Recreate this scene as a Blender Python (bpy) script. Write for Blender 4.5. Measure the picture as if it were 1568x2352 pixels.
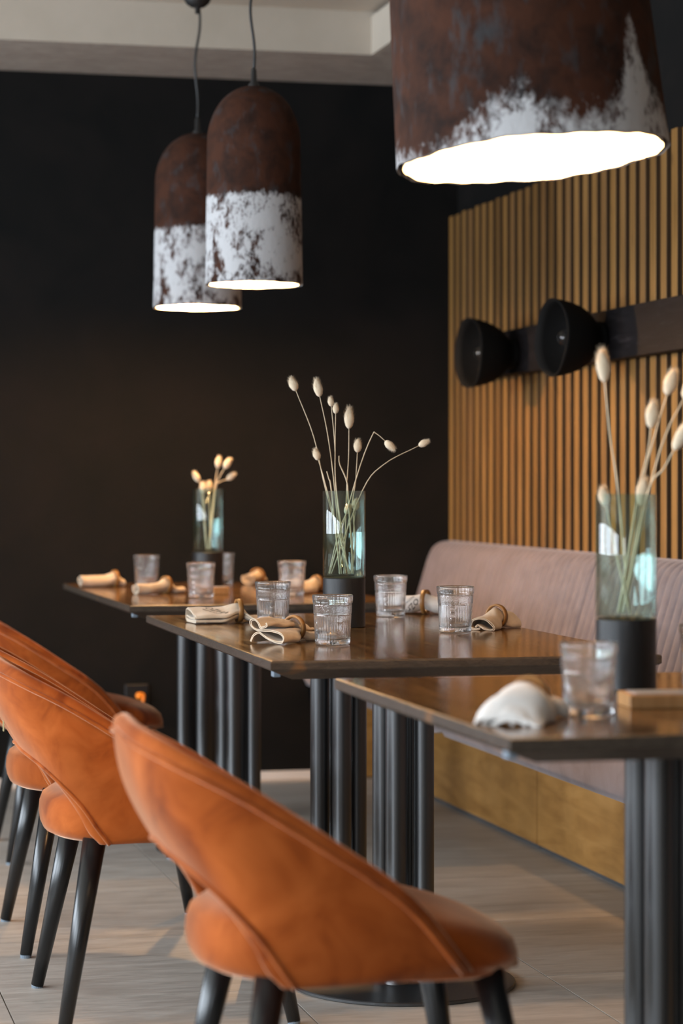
import bpy, bmesh, math, random
from mathutils import Vector, Matrix, noise as mnoise
from mathutils.bvhtree import BVHTree

random.seed(7)
for o in list(bpy.data.objects):
    bpy.data.objects.remove(o, do_unlink=True)
SC = bpy.context.scene
COL = SC.collection
PI = math.pi
YAW = math.radians(13.41)
CY, SY = math.cos(YAW), math.sin(YAW)
EYE = 1.09

# ------------------------------------------------------------------ camera
cam_d = bpy.data.cameras.new('camera')
cam = bpy.data.objects.new('camera', cam_d)
COL.objects.link(cam)
cam.location = (0, 0, EYE)
cam.rotation_euler = (PI / 2, 0, -YAW)
cam_d.lens = 85
cam_d.sensor_width = 36
cam_d.sensor_fit = 'AUTO'
cam_d.shift_y = -66 / 2352
cam_d.clip_start = 0.05
cam_d.dof.use_dof = True
cam_d.dof.focus_distance = 5.3
cam_d.dof.aperture_fstop = 3.2
SC.camera = cam

# ------------------------------------------------------------------ world, daylight, exposure
w = bpy.data.worlds.new('world')
SC.world = w
w.use_nodes = True
bg = w.node_tree.nodes['Background']
bg.inputs[0].default_value = (0.62, 0.76, 1.0, 1)
bg.inputs[1].default_value = 0.6

WINDOWS_LEFT = [(0.1, 2.2), (2.6, 4.7), (5.1, 7.0), (7.3, 8.5)]     # openings in the window wall


def area(name, loc, rot, sx, sy, power, col):
    l = bpy.data.lights.new(name, 'AREA')
    l.shape = 'RECTANGLE'
    l.size, l.size_y = sx, sy
    l.energy = power
    l.color = col
    o = bpy.data.objects.new(name, l)
    COL.objects.link(o)
    o.location = loc
    o.rotation_euler = rot
    return o


for (a, b) in WINDOWS_LEFT:
    area('window_daylight', (-3.12, (a + b) / 2, 1.50), (0, -PI / 2, 0), 1.4, b - a, 84 * (b - a), (0.80, 0.90, 1.0))
area('window_daylight', (-1.6, -2.12, 1.50), (PI / 2, 0, 0), 1.0, 1.4, 40, (0.80, 0.90, 1.0))  # unseen rear light and its opening, added for glints on the glassware

vs = SC.view_settings
vs.view_transform = 'Standard'
vs.look = 'None'
vs.exposure = 0.0
vs.gamma = 1.0
vs.use_curve_mapping = False


# ------------------------------------------------------------------ helpers
def tag(o, label=None, cat=None, group=None, kind=None):
    if label: o['label'] = label
    if cat: o['category'] = cat
    if group: o['group'] = group
    if kind: o['kind'] = kind
    return o


def mesh_data(name, verts, faces, mats=None, smooth=False, recalc=True, fmat=None):
    me = bpy.data.meshes.new(name)
    me.from_pydata([tuple(v) for v in verts], [], faces)
    if recalc:
        bm = bmesh.new(); bm.from_mesh(me)
        bmesh.ops.recalc_face_normals(bm, faces=bm.faces)
        bm.to_mesh(me); bm.free()
    if mats is not None:
        for m in (mats if isinstance(mats, (list, tuple)) else [mats]):
            me.materials.append(m)
    if fmat:
        for p in me.polygons: p.material_index = fmat(p)
    if smooth:
        for p in me.polygons: p.use_smooth = True
    me.update()
    return me


def link(name, me, parent=None, loc=None, rot=None, scale=None):
    o = bpy.data.objects.new(name, me)
    COL.objects.link(o)
    if parent: o.parent = parent
    if loc is not None: o.location = loc
    if rot is not None: o.rotation_euler = rot
    if scale is not None: o.scale = scale
    return o


def empty(name, loc, rz=0.0):
    o = bpy.data.objects.new(name, None)
    o.empty_display_size = 0.1
    COL.objects.link(o)
    o.location = loc
    o.rotation_euler = (0, 0, rz)
    return o


class MB:
    """collects geometry of one mesh"""
    def __init__(s): s.v, s.f = [], []

    def add(s, v, f):
        n = len(s.v)
        s.v += [tuple(p) for p in v]
        s.f += [tuple(i + n for i in q) for q in f]
        return s

    def box(s, x0, x1, y0, y1, z0, z1, b=0.0):
        if b <= 0:
            v = [(x, y, z) for z in (z0, z1) for y in (y0, y1) for x in (x0, x1)]
            f = [(0, 2, 3, 1), (4, 5, 7, 6), (0, 1, 5, 4), (2, 6, 7, 3), (0, 4, 6, 2), (1, 3, 7, 5)]
            return s.add(v, f)
        bm = bmesh.new()
        bmesh.ops.create_cube(bm, size=1)
        for q in bm.verts:
            q.co = Vector(((x0 + x1) / 2 + q.co.x * (x1 - x0), (y0 + y1) / 2 + q.co.y * (y1 - y0), (z0 + z1) / 2 + q.co.z * (z1 - z0)))
        bmesh.ops.bevel(bm, geom=list(bm.edges), offset=b, segments=2, affect='EDGES', profile=0.5)
        bm.verts.index_update()
        s.add([q.co.copy() for q in bm.verts], [tuple(q.index for q in fc.verts) for fc in bm.faces])
        bm.free()
        return s

    def tube(s, pts, r, n=8, caps=True):
        pts = [Vector(p) for p in pts]
        rr = r if isinstance(r, (list, tuple)) else [r] * len(pts)
        v, f = [], []
        up = None
        for i, p in enumerate(pts):
            d = (pts[min(i + 1, len(pts) - 1)] - pts[max(i - 1, 0)])
            d = d.normalized() if d.length > 1e-9 else Vector((0, 0, 1))
            if up is None:
                up = d.orthogonal().normalized()
            up = (up - d * up.dot(d))
            up = up.normalized() if up.length > 1e-6 else d.orthogonal().normalized()
            sd = d.cross(up)
            for k in range(n):
                a = 2 * PI * k / n
                v.append(p + (up * math.cos(a) + sd * math.sin(a)) * rr[i])
        for i in range(len(pts) - 1):
            for k in range(n):
                f.append((i * n + k, i * n + (k + 1) % n, (i + 1) * n + (k + 1) % n, (i + 1) * n + k))
        if caps:
            f.append(tuple(range(n))[::-1])
            f.append(tuple(range((len(pts) - 1) * n, len(pts) * n)))
        return s.add(v, f)

    def lathe(s, prof, n=32, rfun=None, close=False):
        """prof: (r, z) list around z; r==0 ends become poles"""
        v, f, rows = [], [], []
        for j, (r, z) in enumerate(prof):
            if r <= 1e-7:
                rows.append([len(v)]); v.append((0, 0, z))
            else:
                row = []
                for k in range(n):
                    a = 2 * PI * k / n
                    q = rfun(j, a, r, z) if rfun else (r, z)
                    row.append(len(v)); v.append((q[0] * math.cos(a), q[0] * math.sin(a), q[1]))
                rows.append(row)
        seq = list(zip(rows[:-1], rows[1:])) + ([(rows[-1], rows[0])] if close else [])
        for A, B in seq:
            for k in range(n):
                k2 = (k + 1) % n
                if len(A) == 1 and len(B) == 1: continue
                if len(A) == 1: f.append((A[0], B[k2], B[k]))
                elif len(B) == 1: f.append((A[k], A[k2], B[0]))
                else: f.append((A[k], A[k2], B[k2], B[k]))
        return s.add(v, f)

    def data(s, name, mats, smooth=False, fmat=None):
        return mesh_data(name, s.v, s.f, mats, smooth, True, fmat)

    def build(s, name, mats, parent=None, smooth=False, loc=None, rot=None, fmat=None):
        return link(name, s.data(name, mats, smooth, fmat), parent, loc, rot)


def crom(P, n):
    """Catmull-Rom through points, n samples"""
    P = [Vector(p) for p in P]
    out = []
    m = len(P) - 1
    for i in range(n):
        t = i / (n - 1) * m
        k = min(int(t), m - 1); u = t - k
        p1, p2 = P[k], P[k + 1]
        p0 = P[k - 1] if k > 0 else p1 * 2 - p2
        p3 = P[k + 2] if k + 2 <= m else p2 * 2 - p1
        out.append(0.5 * ((2 * p1) + (p2 - p0) * u + (2 * p0 - 5 * p1 + 4 * p2 - p3) * u * u + (3 * p1 - p0 - 3 * p2 + p3) * u ** 3))
    return out


def smooth_by_angle(o, ang=40):
    me = o.data
    bm = bmesh.new(); bm.from_mesh(me)
    for e in bm.edges:
        if len(e.link_faces) == 2 and e.calc_face_angle(0) > math.radians(ang):
            e.smooth = False
    for fc in bm.faces: fc.smooth = True
    bm.to_mesh(me); bm.free()
    return o


# ------------------------------------------------------------------ materials
class NT:
    def __init__(s, name):
        s.m = bpy.data.materials.new(name); s.m.use_nodes = True
        s.t = s.m.node_tree; s.n = s.t.nodes; s.l = s.t.links
        s.b = s.n['Principled BSDF']

    def node(s, kind, **kw):
        n = s.n.new(kind)
        for k, v in kw.items(): setattr(n, k, v)
        return n

    def put(s, sock, val):
        if hasattr(val, 'links') or isinstance(val, bpy.types.NodeSocket): s.l.new(val, sock)
        else: sock.default_value = val

    def set(s, **kw):
        names = {'color': 'Base Color', 'rough': 'Roughness', 'spec': 'Specular IOR Level', 'metal': 'Metallic', 'trans': 'Transmission Weight',
                 'ior': 'IOR', 'sheen': 'Sheen Weight', 'sheen_rough': 'Sheen Roughness', 'sheen_tint': 'Sheen Tint', 'coat': 'Coat Weight',
                 'coat_rough': 'Coat Roughness', 'emit': 'Emission Color', 'emit_s': 'Emission Strength', 'normal': 'Normal', 'alpha': 'Alpha'}
        for k, v in kw.items():
            if isinstance(v, tuple) and len(v) == 3: v = (*v, 1)
            s.put(s.b.inputs[names[k]], v)
        return s

    def coords(s, kind='Object', scale=(1, 1, 1), loc=(0, 0, 0), rot=(0, 0, 0)):
        if kind == 'World':
            src = s.node('ShaderNodeNewGeometry').outputs['Position']
        else:
            src = s.node('ShaderNodeTexCoord').outputs[kind]
        mp = s.node('ShaderNodeMapping')
        mp.inputs['Scale'].default_value = scale; mp.inputs['Location'].default_value = loc; mp.inputs['Rotation'].default_value = rot
        s.l.new(src, mp.inputs[0])
        return mp.outputs[0]

    def noise(s, vec, scale=5, detail=3, rough=0.5, dist=0.0):
        n = s.node('ShaderNodeTexNoise')
        s.l.new(vec, n.inputs['Vector'])
        n.inputs['Scale'].default_value = scale; n.inputs['Detail'].default_value = detail
        n.inputs['Roughness'].default_value = rough; n.inputs['Distortion'].default_value = dist
        return n.outputs['Fac']

    def ramp(s, fac, stops, interp='LINEAR'):
        r = s.node('ShaderNodeValToRGB')
        r.color_ramp.interpolation = interp
        els = r.color_ramp.elements
        while len(els) < len(stops): els.new(0.5)
        for e, (p, c) in zip(els, stops):
            e.position = p
            e.color = (*c, 1) if isinstance(c, tuple) else (c, c, c, 1)
        s.put(r.inputs[0], fac)
        return r.outputs[0]

    def mix(s, fac, a, b, mode='MIX'):
        n = s.node('ShaderNodeMix', data_type='RGBA', blend_type=mode)
        s.put(n.inputs[0], fac)
        for i, v in ((6, a), (7, b)):
            if isinstance(v, tuple) and len(v) == 3: v = (*v, 1)
            s.put(n.inputs[i], v)
        return n.outputs[2]

    def math(s, op, a, b=0.0, c=0.0, clamp=False):
        n = s.node('ShaderNodeMath', operation=op, use_clamp=clamp)
        s.put(n.inputs[0], a); s.put(n.inputs[1], b); s.put(n.inputs[2], c)
        return n.outputs[0]

    def bump(s, h, strength=0.3, dist=0.01, normal=None):
        n = s.node('ShaderNodeBump')
        n.inputs['Strength'].default_value = strength; n.inputs['Distance'].default_value = dist
        s.l.new(h, n.inputs['Height'])
        if normal is not None: s.l.new(normal, n.inputs['Normal'])
        return n.outputs[0]

    def objrand(s):
        return s.node('ShaderNodeObjectInfo').outputs['Random']

    def sep(s, vec):
        n = s.node('ShaderNodeSeparateXYZ'); s.l.new(vec, n.inputs[0]); return n.outputs


def simple(name, color, rough=0.5, **kw):
    return NT(name).set(color=color, rough=rough, **kw).m


def m_black_wall():
    t = NT('black plaster')
    v = t.coords('World')
    n = t.noise(v, 3.2, 6, 0.6, 0.6)
    c = t.ramp(n, [(0.3, (0.0038, 0.0042, 0.0042)), (0.7, (0.0098, 0.0084, 0.0078))])
    n2 = t.noise(v, 26, 5, 0.6)
    t.set(color=c, rough=t.ramp(n, [(0.3, 0.7), (0.7, 0.85)]), spec=0.11, normal=t.bump(n2, 0.12, 0.01))
    return t.m


def m_stucco():
    t = NT('brown grey stucco')
    v = t.coords('World', (5, 14, 5))
    n = t.noise(v, 1.6, 7, 0.62, 1.6)
    c = t.ramp(n, [(0.3, (0.27, 0.225, 0.19)), (0.55, (0.37, 0.32, 0.275)), (0.75, (0.46, 0.41, 0.36))])
    t.set(color=c, rough=0.7, normal=t.bump(n, 0.2, 0.01))
    return t.m


def m_cream():
    t = NT('cream paint')
    v = t.coords('World')
    n = t.noise(v, 4, 5, 0.6)
    t.set(color=t.ramp(n, [(0.3, (0.42, 0.365, 0.295)), (0.7, (0.475, 0.415, 0.345))]), rough=0.75)
    return t.m


def m_tile():
    t = NT('beige stone tile')
    v = t.coords('World', (1.6, 9, 1))
    n = t.noise(v, 2.2, 8, 0.62, 0.5)
    v2 = t.coords('World', (6, 40, 1))
    n2 = t.noise(v2, 2.0, 5, 0.65)
    c = t.ramp(n, [(0.25, (0.37, 0.320, 0.270)), (0.5, (0.48, 0.425, 0.368)), (0.75, (0.555, 0.505, 0.445))])
    c = t.mix(0.55, c, t.ramp(n2, [(0.35, 0.62), (0.6, 1.0)]), 'MULTIPLY')
    r = t.objrand()
    c = t.mix(1.0, c, t.ramp(r, [(0, 0.9), (1, 1.06)]), 'MULTIPLY')
    t.set(color=c, rough=t.ramp(n2, [(0.3, 0.34), (0.7, 0.5)]), spec=0.45, normal=t.bump(n2, 0.08, 0.004))
    return t.m


def m_slat():
    t = NT('honey pine slat')
    v = t.coords('World', (18, 18, 0.9))
    n = t.noise(v, 2.4, 6, 0.6, 0.4)
    vk = t.coords('World', (9, 9, 4.5))
    k = t.noise(vk, 1.7, 2, 0.4)
    c = t.ramp(n, [(0.28, (0.155, 0.078, 0.021)), (0.5, (0.235, 0.122, 0.036)), (0.72, (0.295, 0.160, 0.052))])
    c = t.mix(t.ramp(k, [(0.70, 0.0), (0.78, 0.75)]), c, (0.06, 0.026, 0.01))
    r = t.objrand()
    c = t.mix(1.0, c, t.ramp(r, [(0, (0.58, 0.56, 0.56)), (0.35, (1.0, 0.97, 0.9)), (0.7, (0.80, 0.78, 0.88)), (1, (1.12, 1.1, 1.02))]), 'MULTIPLY')
    t.set(color=c, rough=0.5, spec=0.35, normal=t.bump(n, 0.1, 0.004))
    return t.m


def m_table_wood():
    t = NT('dark walnut stain')
    v0 = t.coords('Object')
    x, y, z = t.sep(v0)[0:3]
    plank = t.math('FLOOR', t.math('MULTIPLY', x, 1 / 0.118))
    wn = t.node('ShaderNodeTexWhiteNoise', noise_dimensions='1D')
    t.l.new(plank, wn.inputs['W'])
    off = t.node('ShaderNodeCombineXYZ')
    t.l.new(t.math('MULTIPLY', wn.outputs['Value'], 7.0), off.inputs[1])
    t.l.new(t.math('MULTIPLY', t.objrand(), 13.0), off.inputs[2])
    va = t.node('ShaderNodeVectorMath', operation='ADD')
    t.l.new(v0, va.inputs[0]); t.l.new(off.outputs[0], va.inputs[1])
    mp = t.node('ShaderNodeMapping'); mp.inputs['Scale'].default_value = (16, 1.3, 16)
    t.l.new(va.outputs[0], mp.inputs[0])
    n = t.noise(mp.outputs[0], 2.6, 7, 0.6, 0.8)
    mp2 = t.node('ShaderNodeMapping'); mp2.inputs['Scale'].default_value = (90, 4, 90)
    t.l.new(va.outputs[0], mp2.inputs[0])
    n2 = t.noise(mp2.outputs[0], 2.0, 4, 0.6)
    c = t.ramp(n, [(0.25, (0.070, 0.032, 0.010)), (0.5, (0.165, 0.082, 0.027)), (0.72, (0.27, 0.142, 0.050))])
    c = t.mix(1.0, c, t.ramp(wn.outputs['Value'], [(0, (0.78, 0.76, 0.74)), (0.6, (1.0, 1.0, 1.0)), (1, (1.25, 1.2, 1.05))]), 'MULTIPLY')
    c = t.mix(0.4, c, t.ramp(n2, [(0.35, 0.55), (0.6, 1.0)]), 'MULTIPLY')
    t.set(color=c, rough=t.ramp(n, [(0.3, 0.09), (0.7, 0.16)]), spec=0.5, normal=t.bump(n2, 0.05, 0.002))
    return t.m


def m_table_edge():
    t = NT('dark stained end grain')
    v = t.coords('Object', (30, 30, 110))
    n = t.noise(v, 1.3, 6, 0.65, 1.8)
    vb = t.coords('Object', (7, 7, 3))
    k = t.noise(vb, 1.5, 2, 0.4)
    c = t.ramp(n, [(0.3, (0.024, 0.017, 0.0115)), (0.7, (0.070, 0.052, 0.038))])
    c = t.mix(t.ramp(k, [(0.69, 0.0), (0.74, 0.7)]), c, (0.16, 0.075, 0.025))
    t.set(color=c, rough=0.42, spec=0.4, normal=t.bump(n, 0.25, 0.003))
    return t.m


def m_velvet():
    t = NT('orange velvet')
    v = t.coords('Object', loc=(0, 0, 0))
    off = t.node('ShaderNodeVectorMath', operation='ADD')
    t.l.new(v, off.inputs[0])
    cb = t.node('ShaderNodeCombineXYZ')
    t.l.new(t.math('MULTIPLY', t.objrand(), 9.0), cb.inputs[0])
    t.l.new(cb.outputs[0], off.inputs[1])
    n = t.noise(off.outputs[0], 9, 4, 0.55, 0.9)
    n3 = t.noise(off.outputs[0], 3.2, 2, 0.5, 0.5)
    c = t.ramp(n, [(0.30, (0.155, 0.026, 0.003)), (0.48, (0.285, 0.060, 0.008)), (0.72, (0.40, 0.098, 0.018))])
    c = t.mix(0.4, c, t.ramp(n3, [(0.35, 0.5), (0.62, 1.1)]), 'MULTIPLY')
    n2 = t.noise(off.outputs[0], 420, 2, 0.5)
    t.set(color=c, rough=0.85, spec=0.12, sheen=0.8, sheen_rough=0.35, sheen_tint=(1.0, 0.66, 0.46), normal=t.bump(n2, 0.08, 0.002))
    return t.m


def m_pink():
    t = NT('dusty pink upholstery')
    v = t.coords('World', (3, 3, 3))
    n = t.noise(v, 5, 5, 0.6, 0.6)
    c = t.ramp(n, [(0.3, (0.150, 0.119, 0.119)), (0.7, (0.205, 0.168, 0.168))])
    n2 = t.noise(v, 160, 2, 0.5)
    t.set(color=c, rough=0.9, spec=0.15, sheen=0.4, sheen_rough=0.5, sheen_tint=(0.95, 0.86, 0.86), normal=t.bump(n2, 0.1, 0.002))
    return t.m


def m_bench_wood():
    t = NT('honey wood panel')
    v = t.coords('World', (12, 1.6, 9))
    n = t.noise(v, 1.5, 6, 0.6, 1.6)
    n2 = t.noise(t.coords('World'), 5, 3, 0.5)
    c = t.ramp(n, [(0.25, (0.28, 0.125, 0.028)), (0.5, (0.40, 0.195, 0.050)), (0.75, (0.50, 0.26, 0.078))])
    c = t.mix(0.5, c, t.ramp(n2, [(0.3, 0.62), (0.65, 1.05)]), 'MULTIPLY')
    t.set(color=c, rough=0.45, spec=0.4)
    return t.m


def m_powder():
    t = NT('black powder coat')
    n = t.noise(t.coords('World'), 700, 1, 0.5)
    t.set(color=(0.012, 0.0122, 0.013), rough=t.ramp(n, [(0.3, 0.36), (0.7, 0.42)]), spec=1.0)
    return t.m


def m_burnt():
    t = NT('burnt black board')
    v = t.coords('World', (20, 2.4, 22))
    n = t.noise(v, 1.8, 6, 0.6, 2.2)
    t.set(color=t.ramp(n, [(0.35, (0.004, 0.0035, 0.0038)), (0.6, (0.009, 0.0075, 0.0085)), (0.75, (0.026, 0.022, 0.023))]), rough=0.6, spec=0.15, normal=t.bump(n, 0.3, 0.004))
    return t.m


def m_shade(name, worn, amp, soft):
    """rust brown outside with brushed white paint up to the mesh attribute paint_h"""
    t = NT(name)
    v = t.coords('Object')
    x, y, z = t.sep(v)[0:3]
    n = t.noise(v, 15, 5, 0.6, 0.4)
    n0 = t.noise(t.coords('Object', (1, 1, 0.5)), 26, 3, 0.6)
    base = t.ramp(n, [(0.3, (0.014, 0.0070, 0.0052)), (0.6, (0.046, 0.0165, 0.0085))])
    base = t.mix(t.ramp(n0, [(0.54, 0.0), (0.70, 0.7)]), base, (0.036, 0.038, 0.041))
    at = t.node('ShaderNodeAttribute', attribute_name='paint_h')
    n1 = t.noise(t.coords('Object', (1, 1, 0.9)), 30, 6, 0.7, 0.6)
    nf = t.noise(t.coords('Object', (1, 1, 0.55)), 95, 4, 0.65)
    edge = t.math('ADD', t.math('MULTIPLY', t.math('SUBTRACT', n1, 0.5), amp), t.math('MULTIPLY', t.math('SUBTRACT', nf, 0.5), amp * 0.8))
    d = t.math('ADD', t.math('SUBTRACT', at.outputs['Fac'], z), edge)
    mask = t.math('DIVIDE', d, soft, clamp=True)
    nw = t.noise(t.coords('Object', (1, 1, 0.8)), 11, 3, 0.55, 0.9)
    nw2 = t.noise(t.coords('Object', (1, 1, 0.6)), 75, 5, 0.7, 0.3)
    wear = t.math('ADD', t.math('MULTIPLY', nw, 0.55), t.math('MULTIPLY', nw2, 0.45))
    wearm = t.ramp(wear, [(worn - 0.055, 0.0), (worn + 0.045, 1.0)])
    mask = t.math('MULTIPLY', mask, wearm)
    c = t.mix(mask, base, (0.44, 0.44, 0.45))
    t.set(color=c, rough=0.85, spec=0.15, normal=t.bump(n1, 0.3, 0.01))
    return t.m


def m_linen(name, a, b):
    t = NT(name)
    v = t.coords('Object')
    n = t.noise(v, 30, 4, 0.6, 0.5)
    wv = t.noise(t.coords('Object', (1, 1, 1)), 700, 2, 0.5)
    t.set(color=t.ramp(n, [(0.3, a), (0.7, b)]), rough=0.9, spec=0.1, sheen=0.2, normal=t.bump(wv, 0.15, 0.001))
    return t.m


def m_wood(name, a, b, rough=0.45, scale=(40, 40, 6)):
    t = NT(name)
    n = t.noise(t.coords('Object', scale), 1.6, 5, 0.6, 1.0)
    t.set(color=t.ramp(n, [(0.3, a), (0.7, b)]), rough=rough, spec=0.35)
    return t.m


def m_glass(name, color=(1, 1, 1), ior=1.48, rough=0.0):
    return NT(name).set(color=color, rough=rough, trans=1.0, ior=ior, spec=0.5).m


def m_pressed_glass():
    # clear glass with white mixed in for the light its ribs catch
    t = NT('clear pressed glass').set(color=(1, 1, 1), rough=0.0, trans=1.0, ior=1.48)
    out = t.n['Material Output']
    tl = t.node('ShaderNodeBsdfTranslucent'); tl.inputs[0].default_value = (0.9, 0.93, 0.95, 1)
    df = t.node('ShaderNodeBsdfDiffuse'); df.inputs[0].default_value = (0.9, 0.93, 0.95, 1)
    m1 = t.node('ShaderNodeMixShader'); m1.inputs[0].default_value = 0.5
    t.l.new(tl.outputs[0], m1.inputs[1]); t.l.new(df.outputs[0], m1.inputs[2])
    m2 = t.node('ShaderNodeMixShader'); m2.inputs[0].default_value = 0.04
    t.l.new(t.b.outputs[0], m2.inputs[1]); t.l.new(m1.outputs[0], m2.inputs[2])
    t.l.new(m2.outputs[0], out.inputs[0])
    return t.m


def m_thin_glass(name, col):
    t = NT(name)
    out = t.n['Material Output']
    t.n.remove(t.b)
    tr = t.node('ShaderNodeBsdfTransparent'); tr.inputs[0].default_value = (*col, 1)
    gl = t.node('ShaderNodeBsdfGlossy'); gl.inputs['Roughness'].default_value = 0.02
    fr = t.node('ShaderNodeFresnel'); fr.inputs[0].default_value = 1.5
    mx = t.node('ShaderNodeMixShader')
    t.l.new(t.math('MINIMUM', t.math('MULTIPLY', fr.outputs[0], 1.2), 0.30), mx.inputs[0]); t.l.new(tr.outputs[0], mx.inputs[1]); t.l.new(gl.outputs[0], mx.inputs[2])
    t.l.new(mx.outputs[0], out.inputs[0])
    return t.m


M = {}
M['wall'] = m_black_wall(); M['stucco'] = m_stucco(); M['cream'] = m_cream(); M['tile'] = m_tile()
M['grout'] = simple('grout', (0.20, 0.175, 0.155), 0.9)
M['slat'] = m_slat(); M['slat_side'] = m_wood('dark stained slat side', (0.036, 0.019, 0.008), (0.090, 0.047, 0.019), 0.6, (30, 30, 1.5)); M['back'] = simple('slat backing', (0.022, 0.013, 0.007), 0.8)  # slat sides: shade painted in as a darker brown
M['top'] = m_table_wood(); M['edge'] = m_table_edge(); M['velvet'] = m_velvet(); M['pink'] = m_pink()
M['bwood'] = m_bench_wood(); M['powder'] = m_powder(); M['burnt'] = m_burnt()
M['leg'] = simple('black lacquer', (0.008, 0.0085, 0.009), 0.28, spec=0.5)
M['pad'] = simple('grey glide', (0.16, 0.2, 0.24), 0.5)
M['shade_a'] = m_shade('painted shade', 0.462, 0.045, 0.012)
M['shade_c'] = m_shade('painted large shade', 0.468, 0.105, 0.050)
M['inner'] = simple('white shade lining', (0.80, 0.76, 0.70), 0.8)
M['bulb'] = NT('lit bulb').set(color=(1, 0.8, 0.55), emit=(1.0, 0.72, 0.42), emit_s=60.0).m
M['cable'] = simple('black cable', (0.01, 0.01, 0.01), 0.5)
M['clay'] = NT('matte black clay').set(color=(0.0045, 0.0045, 0.0045), rough=0.8, spec=0.12).m
M['offbulb'] = m_glass('clear bulb', (1, 1, 1), 1.45)
M['metal'] = simple('brass', (0.5, 0.42, 0.25), 0.35, metal=1.0)
M['glass'] = m_pressed_glass()
M['teal'] = m_thin_glass('teal tinted vase glass', (0.885, 0.972, 0.958))
M['blackwood'] = m_wood('black stained wood', (0.009, 0.009, 0.0095), (0.017, 0.0165, 0.0165), 0.42, (60, 60, 8))
M['linen_a'] = m_linen('linen beige', (0.47, 0.37, 0.265), (0.60, 0.49, 0.37))
M['linen_w'] = m_linen('linen white', (0.55, 0.515, 0.48), (0.66, 0.63, 0.595))
M['ring'] = m_wood('oak ring', (0.22, 0.10, 0.026), (0.34, 0.17, 0.055), 0.4)
M['block'] = m_wood('oak block', (0.30, 0.145, 0.05), (0.44, 0.24, 0.10), 0.4)
M['card'] = simple('grey card', (0.30, 0.31, 0.33), 0.35)
M['ink'] = simple('black ink', (0.02, 0.02, 0.022), 0.8)
M['straw'] = m_linen('dry stem', (0.50, 0.40, 0.26), (0.66, 0.55, 0.40))
M['fluff'] = m_linen('dry fluffy seed head', (0.60, 0.49, 0.34), (0.74, 0.64, 0.50))
M['white'] = simple('white skirting', (0.62, 0.58, 0.55), 0.5)
M['socket'] = simple('black plastic', (0.012, 0.012, 0.013), 0.3)
M['orange'] = simple('orange plastic', (0.95, 0.26, 0.01), 0.4)
M['paper'] = simple('pale yellow paper', (0.55, 0.44, 0.2), 0.8)
M['frame'] = simple('dark window frame', (0.03, 0.03, 0.03), 0.4)
M['badge'] = simple('gold badge', (0.42, 0.38, 0.2), 0.4)

# ------------------------------------------------------------------ setting
XW, YB, ZS, ZC = 2.53, 8.73, 2.574, 2.724       # right wall, back wall, soffit, recessed ceiling
XL, YF = -3.0, -2.0

floor = MB().box(XL - .3, XW + .12, YF - .3, YB + .12, -0.12, -0.004).build('floor', M['grout'])
tag(floor, 'beige stone-look tiled floor', 'floor', kind='structure')
tcache = {}
xs = [0.49 + 0.595 * k for k in range(-6, 5)]
ys = [5.10 + 0.66 * k for k in range(-11, 7)]
for i in range(len(xs) - 1):
    for j in range(len(ys) - 1):
        x0, x1 = max(xs[i], XL), min(xs[i + 1], XW)
        y0, y1 = max(ys[j], YF), min(ys[j + 1], YB - 0.012)
        if x1 - x0 < .02 or y1 - y0 < .02: continue
        sx, sy = round(x1 - x0 - .0035, 4), round(y1 - y0 - .0035, 4)
        if (sx, sy) not in tcache:
            tcache[(sx, sy)] = MB().box(-sx / 2, sx / 2, -sy / 2, sy / 2, -0.004, 0.0, 0.0).data('tile', M['tile'])
        link('tile', tcache[(sx, sy)], floor, ((x0 + x1) / 2, (y0 + y1) / 2, 0))

wb = MB().box(XL - .12, XW + .12, YB, YB + .12, 0, 2.9).build('wall_back', M['wall'])
tag(wb, 'black plastered back wall', 'wall', kind='structure')
wr = MB().box(XW, XW + .12, YF, YB, 0, 2.9).build('wall_right', M['wall'])
tag(wr, 'black wall clad with vertical honey wood slats', 'wall', kind='structure')
bk = MB().box(XW - .004, XW, 2.6, YB - .001, 0.02, 2.085).build('slat_backing', M['back'], wr)
SP, SWID, SD = 0.0845, 0.047, 0.030
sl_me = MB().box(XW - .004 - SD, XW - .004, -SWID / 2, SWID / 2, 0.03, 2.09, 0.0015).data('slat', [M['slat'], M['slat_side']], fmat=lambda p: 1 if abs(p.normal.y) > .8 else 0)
k = 0
y = YB - 0.004 - SWID / 2
while y > 2.65:
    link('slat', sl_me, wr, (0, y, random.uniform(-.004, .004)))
    y -= SP
# baseboard on the back wall
bb = MB().box(XL, 2.05, YB - .012, YB, 0.0, 0.03, 0.003).box(XL, 2.05, YB - .018, YB, 0, 0.012).build('baseboard_back', M['white'])
tag(bb, 'thin pale skirting along the black back wall', 'skirting', kind='structure')

# ceiling: recess and soffits
ceil = MB().box(XL - .12, XW + .12, YF - .12, YB + .12, ZC, ZC + .1).build('ceiling', M['cream'])
tag(ceil, 'recessed cream ceiling', 'ceiling', kind='structure')
fm = lambda p: 1 if p.normal.z < -0.5 else 0
s1 = MB().box(XL, XW, 8.125, YB, ZS, ZC).build('trim_1', [M['cream'], M['stucco']], fmat=fm)
tag(s1, 'dropped soffit with cream edge above the back wall', 'soffit', kind='structure')
s2 = MB().box(2.062, XW, YF, 8.125, ZS, ZC).build('trim_2', [M['back'], M['stucco']], fmat=fm)
tag(s2, 'dropped soffit along the slatted wall', 'soffit', kind='structure')
MB().box(2.044, 2.062, YF, 8.125, ZS, ZC - .016).build('fascia', M['cream'], s2)

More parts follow.
